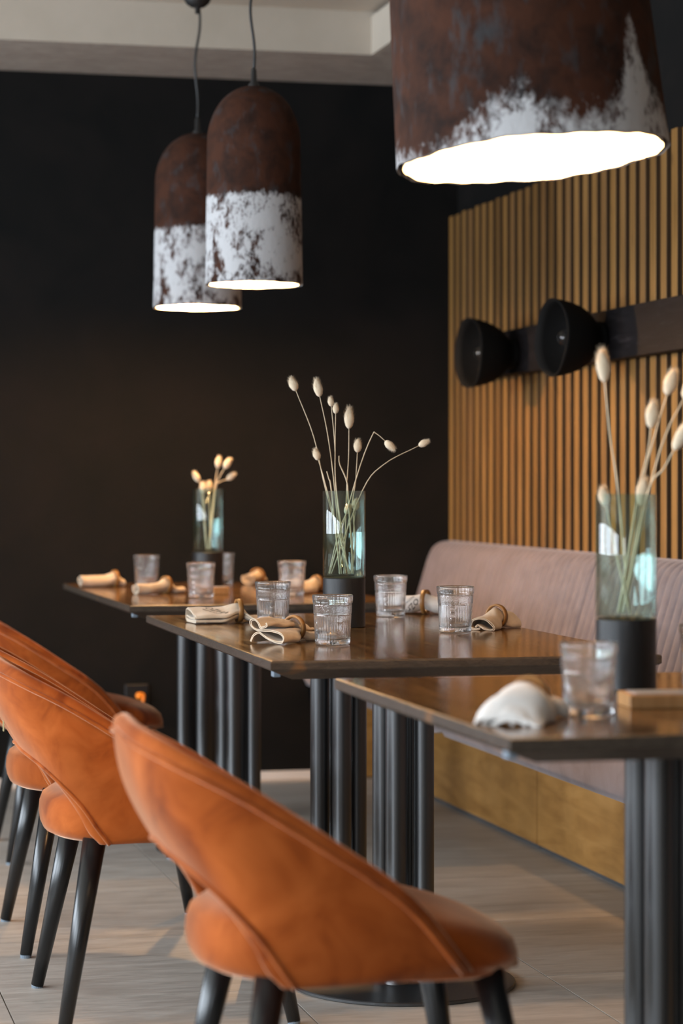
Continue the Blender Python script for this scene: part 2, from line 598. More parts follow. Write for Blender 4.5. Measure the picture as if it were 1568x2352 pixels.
# window wall and rear wall (behind the camera)
wl = MB()
zs0, zs1 = 0.8, 2.2
edges = [YF]
for a, b in WINDOWS_LEFT: edges += [a, b]
edges.append(YB)
for i in range(0, len(edges), 2): wl.box(XL - .12, XL, edges[i], edges[i + 1], 0, 2.9)
for a, b in WINDOWS_LEFT:
    wl.box(XL - .12, XL, a, b, 0, zs0); wl.box(XL - .12, XL, a, b, zs1, 2.9)
wlo = wl.build('wall_left', M['cream'])
tag(wlo, 'cream window wall opposite the bench', 'wall', kind='structure')
wf = MB()
wf.box(XL - .12, -2.1, YF - .12, YF, 0, 2.9).box(-1.1, XW + .12, YF - .12, YF, 0, 2.9).box(-2.1, -1.1, YF - .12, YF, 0, zs0).box(-2.1, -1.1, YF - .12, YF, zs1, 2.9)
tag(wf.build('wall_front', M['cream']), 'cream wall behind the viewer', 'wall', kind='structure')
for i, (a, b) in enumerate(WINDOWS_LEFT):
    fr = MB()
    t_ = .05
    fr.box(XL - .09, XL - .03, a, b, zs0, zs0 + t_).box(XL - .09, XL - .03, a, b, zs1 - t_, zs1)
    for yy in (a, (a + b) / 2 - t_ / 2, b - t_): fr.box(XL - .09, XL - .03, yy, yy + t_, zs0, zs1)
    tag(fr.build('window_%d' % (i + 1), M['frame']), 'dark framed daylight window in the cream wall', 'window', kind='structure')

# ------------------------------------------------------------------ bench
def bench(y0, y1, b0, b1, label, end=False):
    root = empty('upholstered_bench', (2.2, (y0 + y1) / 2, 0))
    tag(root, label, 'bench', 'pink banquette benches along the slatted wall')
    ox, oy = 2.2, (y0 + y1) / 2
    # seat with softened front edge
    prof = [(2.34, .345), (1.945, .345), (1.928, .352), (1.920, .37), (1.920, .425), (1.928, .45), (1.95, .464), (2.0, .470), (2.15, .472), (2.34, .468)]
    ny = 24
    v, f = [], []
    m = len(prof)
    for j in range(ny + 1):
        u = j / ny
        yy = y0 + (y1 - y0) * u
        e = min(u, 1 - u) * (y1 - y0)
        rd = 1 - max(0, (.03 - e) / .03) ** 2 * .25
        for (x, z) in prof:
            v.append((x - ox + (1 - rd) * (.04 if x < 2.0 else 0), yy - oy, .40 + (z - .40) * rd))
    for j in range(ny):
        for i in range(m):
            f.append((j * m + i, j * m + (i + 1) % m, (j + 1) * m + (i + 1) % m, (j + 1) * m + i))
    f.append(tuple(range(m))); f.append(tuple(range(ny * m, (ny + 1) * m)))
    s = link('seat', mesh_data('seat', v, f, M['pink'], True), root); smooth_by_angle(s, 50)
    # channelled backrest
    front = [(2.285, .445), (2.302, .50), (2.330, .585), (2.357, .675), (2.380, .750), (2.400, .815), (2.417, .848), (2.437, .866), (2.462, .8745), (2.494, .876)]
    fp = crom([(a, 0, b) for a, b in front], 26)
    nch = max(1, round((y1 - y0) / .0555))
    per = 8
    ny = nch * per
    v, f = [], []
    m = len(fp) + 1
    for j in range(ny + 1):
        u = j / ny
        yy = y0 + .004 + (y1 - y0 - .008) * u
        rel = .013 * abs(math.sin(PI * nch * u)) ** 0.6 - .013
        for i, p in enumerate(fp):
            q0, q1 = fp[max(i - 1, 0)], fp[min(i + 1, len(fp) - 1)]
            tx, tz = q1.x - q0.x, q1.z - q0.z
            L = math.hypot(tx, tz)
            nx, nz = -tz / L, tx / L
            fade = min(1, (len(fp) - 1 - i) / 3)
            v.append((p.x + nx * rel * fade - ox, yy - oy, p.z + nz * rel * fade))
        v.append((2.494 - ox, yy - oy, .445))
    for j in range(ny):
        for i in range(m):
            f.append((j * m + i, j * m + (i + 1) % m, (j + 1) * m + (i + 1) % m, (j + 1) * m + i))
    f.append(tuple(range(m))); f.append(tuple(range(ny * m, (ny + 1) * m)))
    b = link('backrest', mesh_data('backrest', v, f, M['pink'], True), root); smooth_by_angle(b, 60)
    o = MB().box(2.236 - ox, 2.258 - ox, b0 + .001 - oy, b1 - .001 - oy, .014, .346, .0015).build('base_panel', M['bwood'], root)
    MB().box(2.246 - ox, 2.27 - ox, b0 - oy, b1 - oy, 0, .015).build('plinth_strip', simple('grey plinth', (.07, .07, .072), .6), root)
    if end:
        MB().box(2.085 - ox, 2.235 - ox, y1 - .035 - oy, y1 - .012 - oy, 0.004, .346, .0015).build('end_panel', M['bwood'], root)
    return root


bench(6.872, 8.708, 6.874, 8.706, 'dusty pink channelled bench with wood base in the corner by the black wall', True)
bench(5.02, 6.868, 5.022, 6.868, 'dusty pink channelled bench beside the middle table, right of the corner bench')
bench(3.17, 5.016, 3.17, 5.016, 'dusty pink channelled bench nearest the viewer, beside the small front table')

# ------------------------------------------------------------------ wall board and sconces
wb_ = MB().box(2.438, 2.494, 4.4, 8.34, 1.457, 1.606, .002).build('wall_board', M['burnt'])
tag(wb_, 'long burnt black wooden board mounted across the wall slats', 'board')


def sconce(y, z, label):
    r = empty('wall_sconce', (2.432, y, z), math.radians(7)); tag(r, label, 'wall lamp', 'black bowl sconces')
    # axis along -x ; lathe around z then turned
    outer = [(0.0, 0.0), (.050, 0.0), (.052, .012), (.048, .022), (.058, .034), (.078, .054), (.093, .078), (.103, .104), (.110, .132), (.1145, .158), (.1155, .166)]
    inner = [(.1125, .168), (.107, .14), (.099, .108), (.086, .080), (.068, .058), (.045, .044), (0.0, .040)]
    rnd = random.Random(int(y * 100))
    ph = rnd.uniform(0, 6)

    def rf(j, a, rr, zz):
        wob = 1 + .012 * math.sin(2 * a + ph) + .008 * math.sin(5 * a + 2 * ph)
        return rr * (wob if zz > .05 else 1), zz + (.003 * math.sin(3 * a + ph) if zz > .15 else 0)
    ob = MB().lathe(outer + inner, 48, rf).build('bowl', M['clay'], r, True, rot=(0, -PI / 2, 0))
    MB().lathe([(0, .038), (.018, .038), (.018, .072), (.014, .078), (0, .078)], 20).build('lamp_socket', M['socket'], r, True, rot=(0, -PI / 2, 0))
    MB().lathe([(0, .077), (.012, .077), (.013, .088), (.021, .100), (.0255, .114), (.024, .128), (.016, .139), (0, .143)], 24).build('bulb', M['offbulb'], r, True, rot=(0, -PI / 2, 0))
    return r


sconce(7.72, 1.522, 'black bowl wall lamp next to the corner, left of the two')
sconce(6.85, 1.522, 'black bowl wall lamp with a glinting bulb, right of the two')

# ------------------------------------------------------------------ tables
def table(name_label, cx, cy, wx, ly, peds, rz=0.0):
    r = empty('dining_table', (cx, cy, 0), rz); tag(r, name_label, 'table', 'dark wood pedestal tables')
    hx, hy = wx / 2, ly / 2
    rings = [(hx - .004, hy - .004, .750), (hx - .001, hy - .001, .7488), (hx, hy, .746), (hx, hy, .7335), (hx - .004, hy - .004, .7305), (hx - .052, hy - .052, .7105)]
    v, f = [], []
    for a, b, z in rings: v += [(-a, -b, z), (a, -b, z), (a, b, z), (-a, b, z)]
    for i in range(len(rings) - 1):
        for k in range(4): f.append((i * 4 + k, i * 4 + (k + 1) % 4, i * 4 + 4 + (k + 1) % 4, i * 4 + 4 + k))
    f.append((0, 1, 2, 3)); n = len(v); f.append((n - 1, n - 2, n - 3, n - 4))
    tp = link('table_top', mesh_data('table_top', v, f, [M['top'], M['edge']], fmat=lambda p: 0 if p.normal.z > .95 else 1), r)
    for (px, py, rot) in peds:
        x, y = px - cx, py - cy
        MB().lathe([(0, .0005), (.243, .0005), (.245, .002), (.245, .007), (.243, .009), (0, .009)], 64).build('base_plate', M['powder'], r, loc=(x, y, 0))
        MB().box(-.16, .16, -.13, .13, .703, .7105, .001).build('mounting_plate', M['powder'], r, loc=(x, y, 0))
        for k in range(4):
            a = rot + PI / 4 + k * PI / 2
            d = .0655 / math.sqrt(2)
            MB().lathe([(0, .009), (.026, .009), (.0245, .013), (.0235, .016), (.0235, .703), (0, .703)], 28).build('tube', M['powder'], r, True, loc=(x + d * math.cos(a), y + d * math.sin(a), 0))
            smooth_by_angle(r.children[-1], 50)
    # small clip under the chair-side edge
    MB().box(-hx + .02, -hx + .035, -hy + .075, -hy + .10, .713, .727, .002).build('edge_clip', M['pad'], r)
    return r


table('far dark wood table standing close to the black wall', 1.385, 7.435, .80, 1.53, [(1.375, 7.1, .3), (1.375, 7.8, -.5)])
table('middle dark wood table with two pedestals, in sharp focus', 1.342, 5.343, .79, 1.645, [(1.356, 5.10, math.radians(12)), (1.362, 5.76, math.radians(-48))], math.radians(-0.5))
table('front small dark wood table on a single thick pedestal', 1.385, 3.59, .84, 1.02, [(1.388, 3.60, math.radians(8))])
TZ = 0.7502

# ------------------------------------------------------------------ chairs
def make_chair_meshes():
    D = {}
    U = [(-.367, 0, .750), (-.357, .100, .744), (-.312, .190, .722), (-.215, .247, .676), (-.095, .266, .602), (.030, .264, .502), (.124, .252, .374)]
    L = [(-.292, 0, .536), (-.287, .080, .528), (-.262, .158, .507), (-.236, .212, .474), (-.210, .240, .436), (-.187, .252, .398), (-.166, .252, .366)]
    for k in range(7):
        a, b = Vector(U[k]), Vector(L[k])
        d = (b - a).normalized() * .013
        dz = -.004 if k == 0 else (-.010 if k < 5 else 0)
        U[k] = tuple(a + d + Vector((0, 0, dz + (.014 if k == 6 else 0))))
        L[k] = tuple(b - d + Vector((0, 0, .010 if k == 6 else 0)))
    ns, nt = 24, 14
    Uh, Lh = crom(U, ns + 1), crom(L, ns + 1)
    mir = lambda P: Vector((P.x, -P.y, P.z))
    Us = [mir(p) for p in Uh[:0:-1]] + Uh
    Ls = [mir(p) for p in Lh[:0:-1]] + Lh
    N = len(Us)
    grid = []
    for i in range(N):
        row = []
        for j in range(nt + 1):
            t = j / nt
            p = Ls[i].lerp(Us[i], t)
            out = Vector((p.x + .02, p.y, 0)); out = out.normalized() if out.length > 1e-6 else Vector((-1, 0, 0))
            p = p + out * (.016 * math.sin(PI * t))
            row.append(p)
        grid.append(row)
    # normals (outward)
    nrm = [[None] * (nt + 1) for _ in range(N)]
    for i in range(N):
        for j in range(nt + 1):
            a = grid[min(i + 1, N - 1)][j] - grid[max(i - 1, 0)][j]
            b = grid[i][min(j + 1, nt)] - grid[i][max(j - 1, 0)]
            n = a.cross(b).normalized()
            p = grid[i][j]
            if n.dot(Vector((p.x + .02, p.y, 0))) < 0: n = -n
            nrm[i][j] = n
    TH = .026
    v, f = [], []
    # loop round each column: outer bottom->top, rounded rim, inner top->bottom, rounded rim
    cols = []
    for i in range(N):
        g = grid[i]; nn = nrm[i]
        col = [g[j] for j in range(nt + 1)]
        upd = (g[nt] - g[nt - 1]).normalized()
        dnd = (g[0] - g[1]).normalized()
        top_in = g[nt] - nn[nt] * TH
        bot_in = g[0] - nn[0] * TH
        for a in (45, 90, 135):
            r = math.radians(a)
            col.append(g[nt] - nn[nt] * (TH / 2) + nn[nt] * (TH / 2 * math.cos(r)) + upd * (TH / 2 * math.sin(r)))
        col += [g[j] - nn[j] * TH for j in range(nt, -1, -1)]
        for a in (45, 90, 135):
            r = math.radians(a)
            col.append(g[0] - nn[0] * (TH / 2) - nn[0] * (TH / 2 * math.cos(r)) + dnd * (TH / 2 * math.sin(r)))
        cols.append(col)
    m = len(cols[0])
    for c in cols: v += c
    for i in range(N - 1):
        for j in range(m):
            f.append((i * m + j, i * m + (j + 1) % m, (i + 1) * m + (j + 1) % m, (i + 1) * m + j))
    f.append(tuple(range(m))); f.append(tuple(range((N - 1) * m, N * m)))
    D['shell'] = mesh_data('backrest', v, f, M['velvet'], True)
    pip = MB()
    pip.tube([grid[i][nt] + nrm[i][nt] * .001 - (grid[i][nt] - grid[i][nt - 1]).normalized() * .010 for i in range(N)], .0042, 8)
    pip.tube([grid[i][0] + nrm[i][0] * .001 - (grid[i][0] - grid[i][1]).normalized() * .010 for i in range(N)], .0042, 8)
    D['piping'] = pip.data('piping', M['velvet'], True)
    # seat pad
    rings = [(.80, .368), (.90, .370), (.965, .378), (.99, .392), (1.0, .410), (.995, .430), (.97, .447), (.90, .459), (.75, .466), (.5, .470), (.2, .472)]
    n = 64
    v, f = [], []
    for s, z in rings:
        for k in range(n):
            a = 2 * PI * k / n
            e = 2 / (3.0 if math.cos(a) > 0 else 2.5)
            ca, sa = math.cos(a), math.sin(a)
            x = math.copysign(abs(ca) ** e, ca) * (.238 if ca > 0 else .252) * s
            yy = math.copysign(abs(sa) ** e, sa) * .232 * s
            v.append((x, yy, z - .046 * max(0, (x - .0) / .25) ** 1.25 * (1 if z > .40 else .25)))
    for i in range(len(rings) - 1):
        for k in range(n): f.append((i * n + k, i * n + (k + 1) % n, (i + 1) * n + (k + 1) % n, (i + 1) * n + k))
    f.append(tuple(range(n))); f.append(tuple(range((len(rings) - 1) * n, len(rings) * n)))
    D['seat'] = mesh_data('seat', v, f, M['velvet'], True)
    D['legs'] = []
    for sx in (-1, 1):
        for sy in (-1, 1):
            top = Vector((sx * .162, sy * .170, .376)); ft = Vector((sx * .232, sy * .238, .006))
            lg = MB().tube([top, top.lerp(ft, .5), ft], [.0240, .0187, .0135], 20)
            pd = MB().lathe([(0, 0), (.0125, 0), (.0128, .007), (0, .007)], 16)
            pd.v = [(a + ft.x, b + ft.y, c) for a, b, c in pd.v]
            D['legs'].append((lg.data('leg', M['leg'], True), pd.data('foot_pad', M['pad'])))
    D['badge'] = MB().box(-.3285, -.3265, -.006, .006, .580, .602).data('badge', M['badge'])
    return D


CH = make_chair_meshes()


def chair(x, y, rz, label, badge=False):
    r = empty('dining_chair', (x, y, 0), rz); tag(r, label, 'chair', 'orange velvet chairs along the tables')
    link('seat', CH['seat'], r)
    sh = link('backrest', CH['shell'], r)
    link('piping', CH['piping'], sh)
    for lg, pd in CH['legs']:
        o = link('leg', lg, r); link('foot_pad', pd, o)
    if badge:
        b = link('badge', CH['badge'], sh); tag(b, 'small gold-green maker badge')
    return r


chair(.872, 3.585, 0.0, 'nearest orange velvet chair, at the small front table')
chair(.805, 5.00, 0.0, 'orange velvet chair with a small badge, second nearest, at the middle table', True)
chair(.815, 5.81, 0.0, 'orange velvet chair third from the viewer, mostly hidden behind the badged chair')
chair(.915, 7.18, 0.0, 'farthest orange velvet chair, at the far table by the black wall')

# ------------------------------------------------------------------ pendants
def pendant(x, y, zr, R, H, dome, taper, mat_, hfun, label, tilt=None, cord_z=ZC, canopy=True, power=20, seed=1, cap_kink=False):
    r = empty('pendant_lamp', (x, y, zr)); tag(r, label, 'pendant lamp', 'rust and white pendant lamps')
    rnd = random.Random(seed)
    ph = [rnd.uniform(0, 6.28) for _ in range(6)]
    n = 128
    out = []
    nz = 26
    for i in range(nz + 1):
        z = (H - dome) * i / nz
        out.append((R * (1 - taper * (z / H)), z))
    rt = out[-1][0]
    for i in range(1, 17):
        a = PI / 2 * i / 16
        out.append((max(rt * math.cos(a) ** .92, .012), H - dome + dome * math.sin(a)))
    th = .011
    inn = [(max(a - th, .004), b - (th if b > H - dome else 0)) for a, b in out]
    inn[0] = (R - th, 0.0)

    def rf(j, a, rr, zz):
        k = rr / R
        w = 1 + k * (.006 * math.sin(2 * a + ph[0]) + .004 * math.sin(3 * a + ph[1]) + .0022 * math.sin(7 * a + ph[2] + zz * 9))
        zo = 0
        if zz < .02: zo = (R / .24) ** 2 * (.0016 * math.sin(5 * a + ph[3]) + .0010 * math.sin(11 * a + ph[4]) + .0009 * math.sin(23 * a + ph[5]))
        return rr * w, zz + zo
    mb = MB().lathe(out + inn[::-1], n, rf)
    rows = len(out)
    nf_out = (rows - 1) * n
    me = mesh_data('shade', mb.v, mb.f, [mat_, M['inner']], True)
    # material by position in the build order (outer rows first)
    for i, p in enumerate(me.polygons): p.material_index = 0 if i < nf_out else 1
    at = me.attributes.new('paint_h', 'FLOAT', 'POINT')
    at.data.foreach_set('value', [hfun(math.atan2(v.co.y, v.co.x)) for v in me.vertices])
    sh = link('shade', me, r)
    top = H
    MB().lathe([(0, top - .012), (.016, top - .012), (.016, top + .004), (.009, top + .012), (.0075, top + .045), (.005, top + .05), (0, top + .05)], 16).build('cord_grip', M['cable'], r, True)
    # bulb and socket
    bz = .075 if R < .2 else .13
    MB().lathe([(0, bz + .155), (.02, bz + .155), (.02, bz + .09), (.015, bz + .08), (0, bz + .08)], 16).build('lamp_socket', M['socket'], r, True)
    MB().tube([(0, 0, bz + .15), (0, 0, H)], .004, 6).build('inner_cable', M['cable'], r)
    MB().lathe([(0, bz + .085), (.014, bz + .085), (.016, bz + .06), (.03, bz + .03), (.033, bz), (.024, bz - .025), (0, bz - .035)], 20).build('bulb', M['bulb'], r, True)
    l = bpy.data.lights.new('pendant_light', 'POINT')
    l.energy = power; l.color = (1.0, .54, .21); l.shadow_soft_size = .035
    lo = bpy.data.objects.new('pendant_light', l); COL.objects.link(lo); lo.parent = r; lo.location = (0, 0, bz - .055)
    if tilt:
        # lean the shade about the cord grip
        piv = Matrix.Translation((0, 0, 0))
        r.matrix_world = Matrix.Translation((x, y, zr)) @ tilt
    # cord in the lamp frame (vertical in world)
    inv = (tilt.inverted() if tilt else Matrix.Identity(4))
    topw = (tilt @ Vector((0, 0, top + .045))) if tilt else Vector((0, 0, top + .045))
    pts = []
    zt = cord_z - zr
    m = 22
    for i in range(m + 1):
        u = i / m
        z = topw.z + (zt - topw.z) * u
        amp = .010 * math.sin(PI * u)
        pts.append(inv @ Vector((topw.x * (1 - u) + amp * math.sin(u * 9 + ph[0]), topw.y * (1 - u) + amp * math.cos(u * 7 + ph[1]) * .6, z)))
    MB().tube(pts, .0042, 8).build('cord', M['cable'], r, True)
    if canopy:
        c = MB().lathe([(0, zt - .125), (.008, zt - .125), (.008, zt - .106), (.022, zt - .104), (.036, zt - .094), (.045, zt - .078), (.048, zt - .058), (.048, zt - .0005), (0, zt - .0005)], 28).build('canopy', M['cable'], r, True)
        c.matrix_local = inv
    return r


pendant(1.352, 6.745, 1.654, .1375, .565, .165, .055, M['shade_a'], lambda a: .250, 'front one of the two slim rust pendant lamps with white painted lower half', power=15, seed=3)
pendant(1.352, 7.665, 1.654, .1405, .560, .165, .055, M['shade_a'], lambda a: .252, 'rear slim rust pendant lamp, partly behind the other, hanging before the black wall', power=62, seed=8)
H_C = [(-180, .05), (-150, .09), (-120, .05), (-90, .055), (-78, .03), (-55, .012), (-38, .025), (-22, .065), (-12, .092), (-5, .105), (2, .070), (12, .046), (22, .044), (32, .055), (38, .085), (42, .130), (45, .185), (49, .215), (52, .185), (56, .125), (60, .095), (64, .085), (70, .075), (76, .05), (90, .04), (120, .08), (150, .04), (180, .05)]


def hc(a):
    # angle measured from the side that faces the chairs and the aisle
    tocam = math.atan2(-CY, -SY) - .04
    d = math.degrees((a - tocam + PI) % (2 * PI) - PI)
    for (p, q), (p2, q2) in zip(H_C[:-1], H_C[1:]):
        if p <= d <= p2: return q + (q2 - q) * (d - p) / (p2 - p)
    return .05


fwd = Vector((SY, CY, 0)); right = Vector((CY, -SY, 0))
tiltC = Matrix.Rotation(math.radians(-4.8), 4, fwd) @ Matrix.Rotation(math.radians(-2.6), 4, right)
pendant(1.322, 4.085, 1.664, .2415, .74, .24, .13, M['shade_c'], hc, 'large rust pendant lamp close to the viewer with splashes of white paint at its rim', tilt=tiltC, power=24, seed=5)

# ------------------------------------------------------------------ table ware: glasses
def tumbler_mesh():
    n = 160
    zz = []
    z = .0005
    prof = [(.0330, .0), (.0352, .0006), (.0364, .003)]
    m1 = 34
    for i in range(m1 + 1):
        q = .006 + (.0625 - .006) * i / m1
        prof.append((.0366 + (q / .105) * .0050, q))
    prof += [(.0388, .0638), (.0388, .0650)]
    m2 = 12
    for i in range(m2 + 1):
        q = .0662 + (.0845 - .0662) * i / m2
        prof.append((.0366 + (q / .105) * .0050, q))
    prof += [(.0398, .0856), (.0398, .0866), (.0418, .0880), (.0426, .0940), (.0430, .1020), (.0428, .1042), (.0420, .1050)]
    inner = [(.0406, .1046), (.0403, .1020), (.0390, .0860), (.0376, .066), (.0352, .036), (.0338, .016), (.0315, .0125), (.022, .0112), (0, .0108)]

    def rf(j, a, r, q):
        if j >= len(prof): return r, q
        if .005 < q < .0632:
            sec = (a / (2 * PI) * 4) % 1.0
            fade = min(1, (q - .005) / .006, (.0632 - q) / .003)
            if .40 < sec < .60:
                rel = .0015 * abs(math.sin((q - .006) * PI / .0145)) ** .6 - .0015
            else:
                rel = .0013 * abs(math.sin(a * 20)) ** .6 - .0013
            return r + rel * max(0, fade), q
        if .0655 < q < .0852:
            d = abs(math.sin(a * 22 + q * 620)) * abs(math.sin(a * 22 - q * 620))
            return r + .0012 * d - .0006, q
        return r, q
    mb = MB().lathe([(0, .0004)] + prof + inner, n, lambda j, a, r, q: rf(j - 1, a, r, q))
    return mb.data('tumbler', M['glass'], True)


TUM = tumbler_mesh()


def glass(x, y, label, grp, rz=None):
    o = link('glass_tumbler', TUM, None, (x, y, TZ), (0, 0, random.uniform(0, 6.28) if rz is None else rz))
    tag(o, label, 'glass', grp)
    return o


gA = 'tumblers on the middle table'
glass(1.180, 5.655, 'cut glass tumbler beside the printed napkin at the left of the middle table', gA, .55)
glass(1.162, 4.955, 'frontmost cut glass tumbler on the middle table, beside a ringed napkin', gA, .95)
glass(1.556, 5.985, 'cut glass tumbler just right of the vase on the middle table', gA, .2)
glass(1.533, 5.310, 'cut glass tumbler at the right of the middle table beside the upright ring', gA, 1.9)
gB = 'tumblers on the far table'
glass(1.217, 7.860, 'blurred leftmost tumbler on the far table', gB)
glass(1.259, 7.080, 'blurred tumbler in front of the far vase', gB)
glass(1.500, 8.030, 'blurred tumbler half hidden behind the far vase', gB)
glass(1.551, 7.155, 'blurred rightmost tumbler on the far table, behind the middle table glasses', gB)
gC = 'tumblers on the front table'
glass(1.178, 3.375, 'large blurred tumbler beside the napkin on the front table', gC, .5)
glass(1.520, 3.770, 'tumbler at the right picture edge on the front table', gC)

# ------------------------------------------------------------------ napkins with rings
PROF = {   # folded cloth seen from its open end, millimetres (across, up)
    'flat': [(40, 3), (0, 2.5), (-36, 3), (-43, 5.5), (-37, 8), (0, 7), (36, 9), (42, 12), (34, 14.5), (0, 11.5), (-34, 11), (-44, 13), (-36, 17), (-10, 21), (14, 27), (34, 31), (44, 27), (47, 14), (44, 4)],
    'ess': [(36, 3), (30, 14), (17, 20), (6, 15), (-4, 10), (-16, 5.5), (-30, 3), (-43, 4), (-47, 12), (-38, 22), (-16, 27), (8, 27), (26, 29), (37, 37), (36, 46), (27, 49), (19, 42), (13, 34), (3, 34), (-5, 38), (-2, 43)],
    'arch': [(46, 2), (42, 18), (28, 36), (6, 46), (-18, 44), (-37, 32), (-47, 15), (-48, 3), (-40, 2), (-36, 15), (-24, 31), (-4, 39), (14, 35), (29, 22), (34, 8), (27, 4), (18, 17), (4, 28), (-10, 25), (-22, 12), (-26, 4)],
    'roll': [(24 * (.25 + .75 * i / 26) * math.cos(i * .5), 22 + 21 * (.25 + .75 * i / 26) * math.sin(i * .5)) for i in range(27)],
    'horn': [(8, 6), (20, 3), (30, 8), (27, 20), (12, 27), (-8, 24), (-24, 14), (-30, 5), (-20, 2), (-4, 6), (12, 12), (18, 9)],
}


def napkin(x, y, rz, label, grp, mat_, prof='flat', L=.165, tpos=.62, tail=(.9, .55), seed=1, ringR=.0265, lean=0.0, sc=1.0, bend=0.0, ripple=1.0, close=0.0):
    rnd = random.Random(seed)
    r = empty('linen_napkin', (x, y, TZ), rz)
    tag(r, label, 'napkin', grp)
    n = 84
    cen = [(p.x * .001 * sc, p.z * .001 * sc) for p in crom([(a, 0, b) for a, b in PROF[prof]], n)]
    if prof != 'roll':                      # the cloth lies double: run back along an inner layer
        back = []
        for i in range(n):
            p, q = cen[max(i - 1, 0)], cen[min(i + 1, n - 1)]
            dx, dz = q[0] - p[0], q[1] - p[1]
            l = math.hypot(dx, dz) or 1
            back.append((cen[i][0] + dz / l * .0027, max(.0012, cen[i][1] - dx / l * .0027)))
        cen = cen + back[::-1]
    n0, n = n, len(cen)
    v0, v1 = min(c[0] for c in cen), max(c[0] for c in cen)
    z0, z1 = min(c[1] for c in cen), max(c[1] for c in cen)
    vm, vh, zm, zh = (v0 + v1) / 2, (v1 - v0) / 2, (z0 + z1) / 2, (z1 - z0) / 2
    TH = .0016 if prof == 'roll' else .0010
    ns = 36
    V, F = [], []
    off = Vector((rnd.uniform(0, 50), rnd.uniform(0, 50), rnd.uniform(0, 50)))
    for k in range(ns + 1):
        t = k / ns
        d = (t - tpos)
        wr_ = math.exp(-(abs(d) / (.15 if d < 0 else .12)) ** 2.4)
        pts = []
        for i_, (a, b) in enumerate(cen):
            i = i_ if i_ < n0 else 2 * n0 - 1 - i_
            na, nb = (a - vm) / vh, (b - zm) / zh
            ring = (na * math.sqrt(max(0, 1 - nb * nb / 2)) * .0195, ringR + .0008 + nb * math.sqrt(max(0, 1 - na * na / 2)) * .0195)
            if d < 0: A = (a, b * (1 - close * max(0, (.36 - t) / .36) ** 2))
            else: A = (a * tail[0], z0 + (b - z0) * tail[1])
            q = mnoise.noise_vector(Vector((i * .055, t * 4.2, 0)) + off) * .0042 * (1 - wr_) * ripple
            q2 = mnoise.noise(Vector((i * .16, t * 9.0, 3)) + off) * .0013 * (1 - .6 * wr_) * ripple
            pts.append((A[0] * (1 - wr_) + ring[0] * wr_ + q.x, A[1] * (1 - wr_) + ring[1] * wr_ + (q.y + q2) * min(1, b / .012)))
        side = []
        for i in range(n):
            p, q = pts[max(i - 1, 0)], pts[min(i + 1, n - 1)]
            dx, dz = q[0] - p[0], q[1] - p[1]
            l = math.hypot(dx, dz) or 1
            side.append((-dz / l * TH, dx / l * TH))
        jag = [.0045 * mnoise.noise(Vector((i * .11, 7 if t < .5 else 19, 0)) + off) * (1 - wr_) for i in range(n)]
        xs_ = [(t - tpos) * L + j for j in jag]
        lo = [(xs_[i], pts[i][0] + side[i][0] + bend * d * d, max(.0006, pts[i][1] + side[i][1])) for i in range(n)]
        hi = [(xs_[i], pts[i][0] - side[i][0] + bend * d * d, max(.0006, pts[i][1] - side[i][1])) for i in range(n)]
        V += lo + hi[::-1]
    m = 2 * n
    for k in range(ns):
        for i in range(m):
            F.append((k * m + i, k * m + (i + 1) % m, (k + 1) * m + (i + 1) % m, (k + 1) * m + i))
    for base in (0, ns * m):
        for i in range(n - 1):
            F.append((base + i, base + i + 1, base + m - 2 - i, base + m - 1 - i))
    cl = link('cloth', mesh_data('cloth', V, F, mat_, True), r)
    smooth_by_angle(cl, 60)
    nn = 40
    band = [(ringR - .0042, -.0055), (ringR + .0002, -.0062), (ringR + .0008, 0), (ringR + .0002, .0062), (ringR - .0042, .0055)]
    vv, ff = [], []
    for k in range(nn):
        a = 2 * PI * k / nn
        for (rr, xx) in band: vv.append((xx, rr * math.cos(a), rr * math.sin(a)))
    pm = len(band)
    for k in range(nn):
        for i in range(pm):
            ff.append((k * pm + i, k * pm + (i + 1) % pm, ((k + 1) % nn) * pm + (i + 1) % pm, ((k + 1) % nn) * pm + i))
    link('napkin_ring', mesh_data('napkin_ring', vv, ff, M['ring'], True), r, (0, bend * .0, ringR + .0012), (0, lean, 0))
    return r, BVHTree.FromPolygons([Vector(p) for p in V], F)


def print_text(nap, lines, origin, ex, ey, dirn):
    """ink lettering wrapped onto the cloth: baseline along ex, letter height along ey, laid down along dirn"""
    parent, bvh = nap
    for (body, size, dx, dy, shear) in lines:
        cu = bpy.data.curves.new('print', 'FONT')
        cu.body = body; cu.size = size; cu.align_x = 'CENTER'; cu.shear = shear; cu.resolution_u = 2
        tmp = bpy.data.objects.new('tmp', cu)
        COL.objects.link(tmp)
        dg = bpy.context.evaluated_depsgraph_get()
        me = bpy.data.meshes.new_from_object(tmp.evaluated_get(dg))
        bpy.data.objects.remove(tmp)
        bm = bmesh.new(); bm.from_mesh(me)
        bmesh.ops.triangulate(bm, faces=bm.faces)
        bmesh.ops.subdivide_edges(bm, edges=[e for e in bm.edges if e.calc_length() > .002], cuts=1)
        bad = []
        for q in bm.verts:
            p = origin + ex * (q.co.x + dx) + ey * (q.co.y + dy)
            hit = bvh.ray_cast(p - dirn * .05, dirn, .2)
            if hit[0] is None: bad.append(q)
            else: q.co = hit[0] - dirn * .0005
        bmesh.ops.delete(bm, geom=bad, context='VERTS')
        bm.to_mesh(me); bm.free()
        me.materials.clear(); me.materials.append(M['ink'])
        tag(link('print', me, parent), 'black printed lettering')


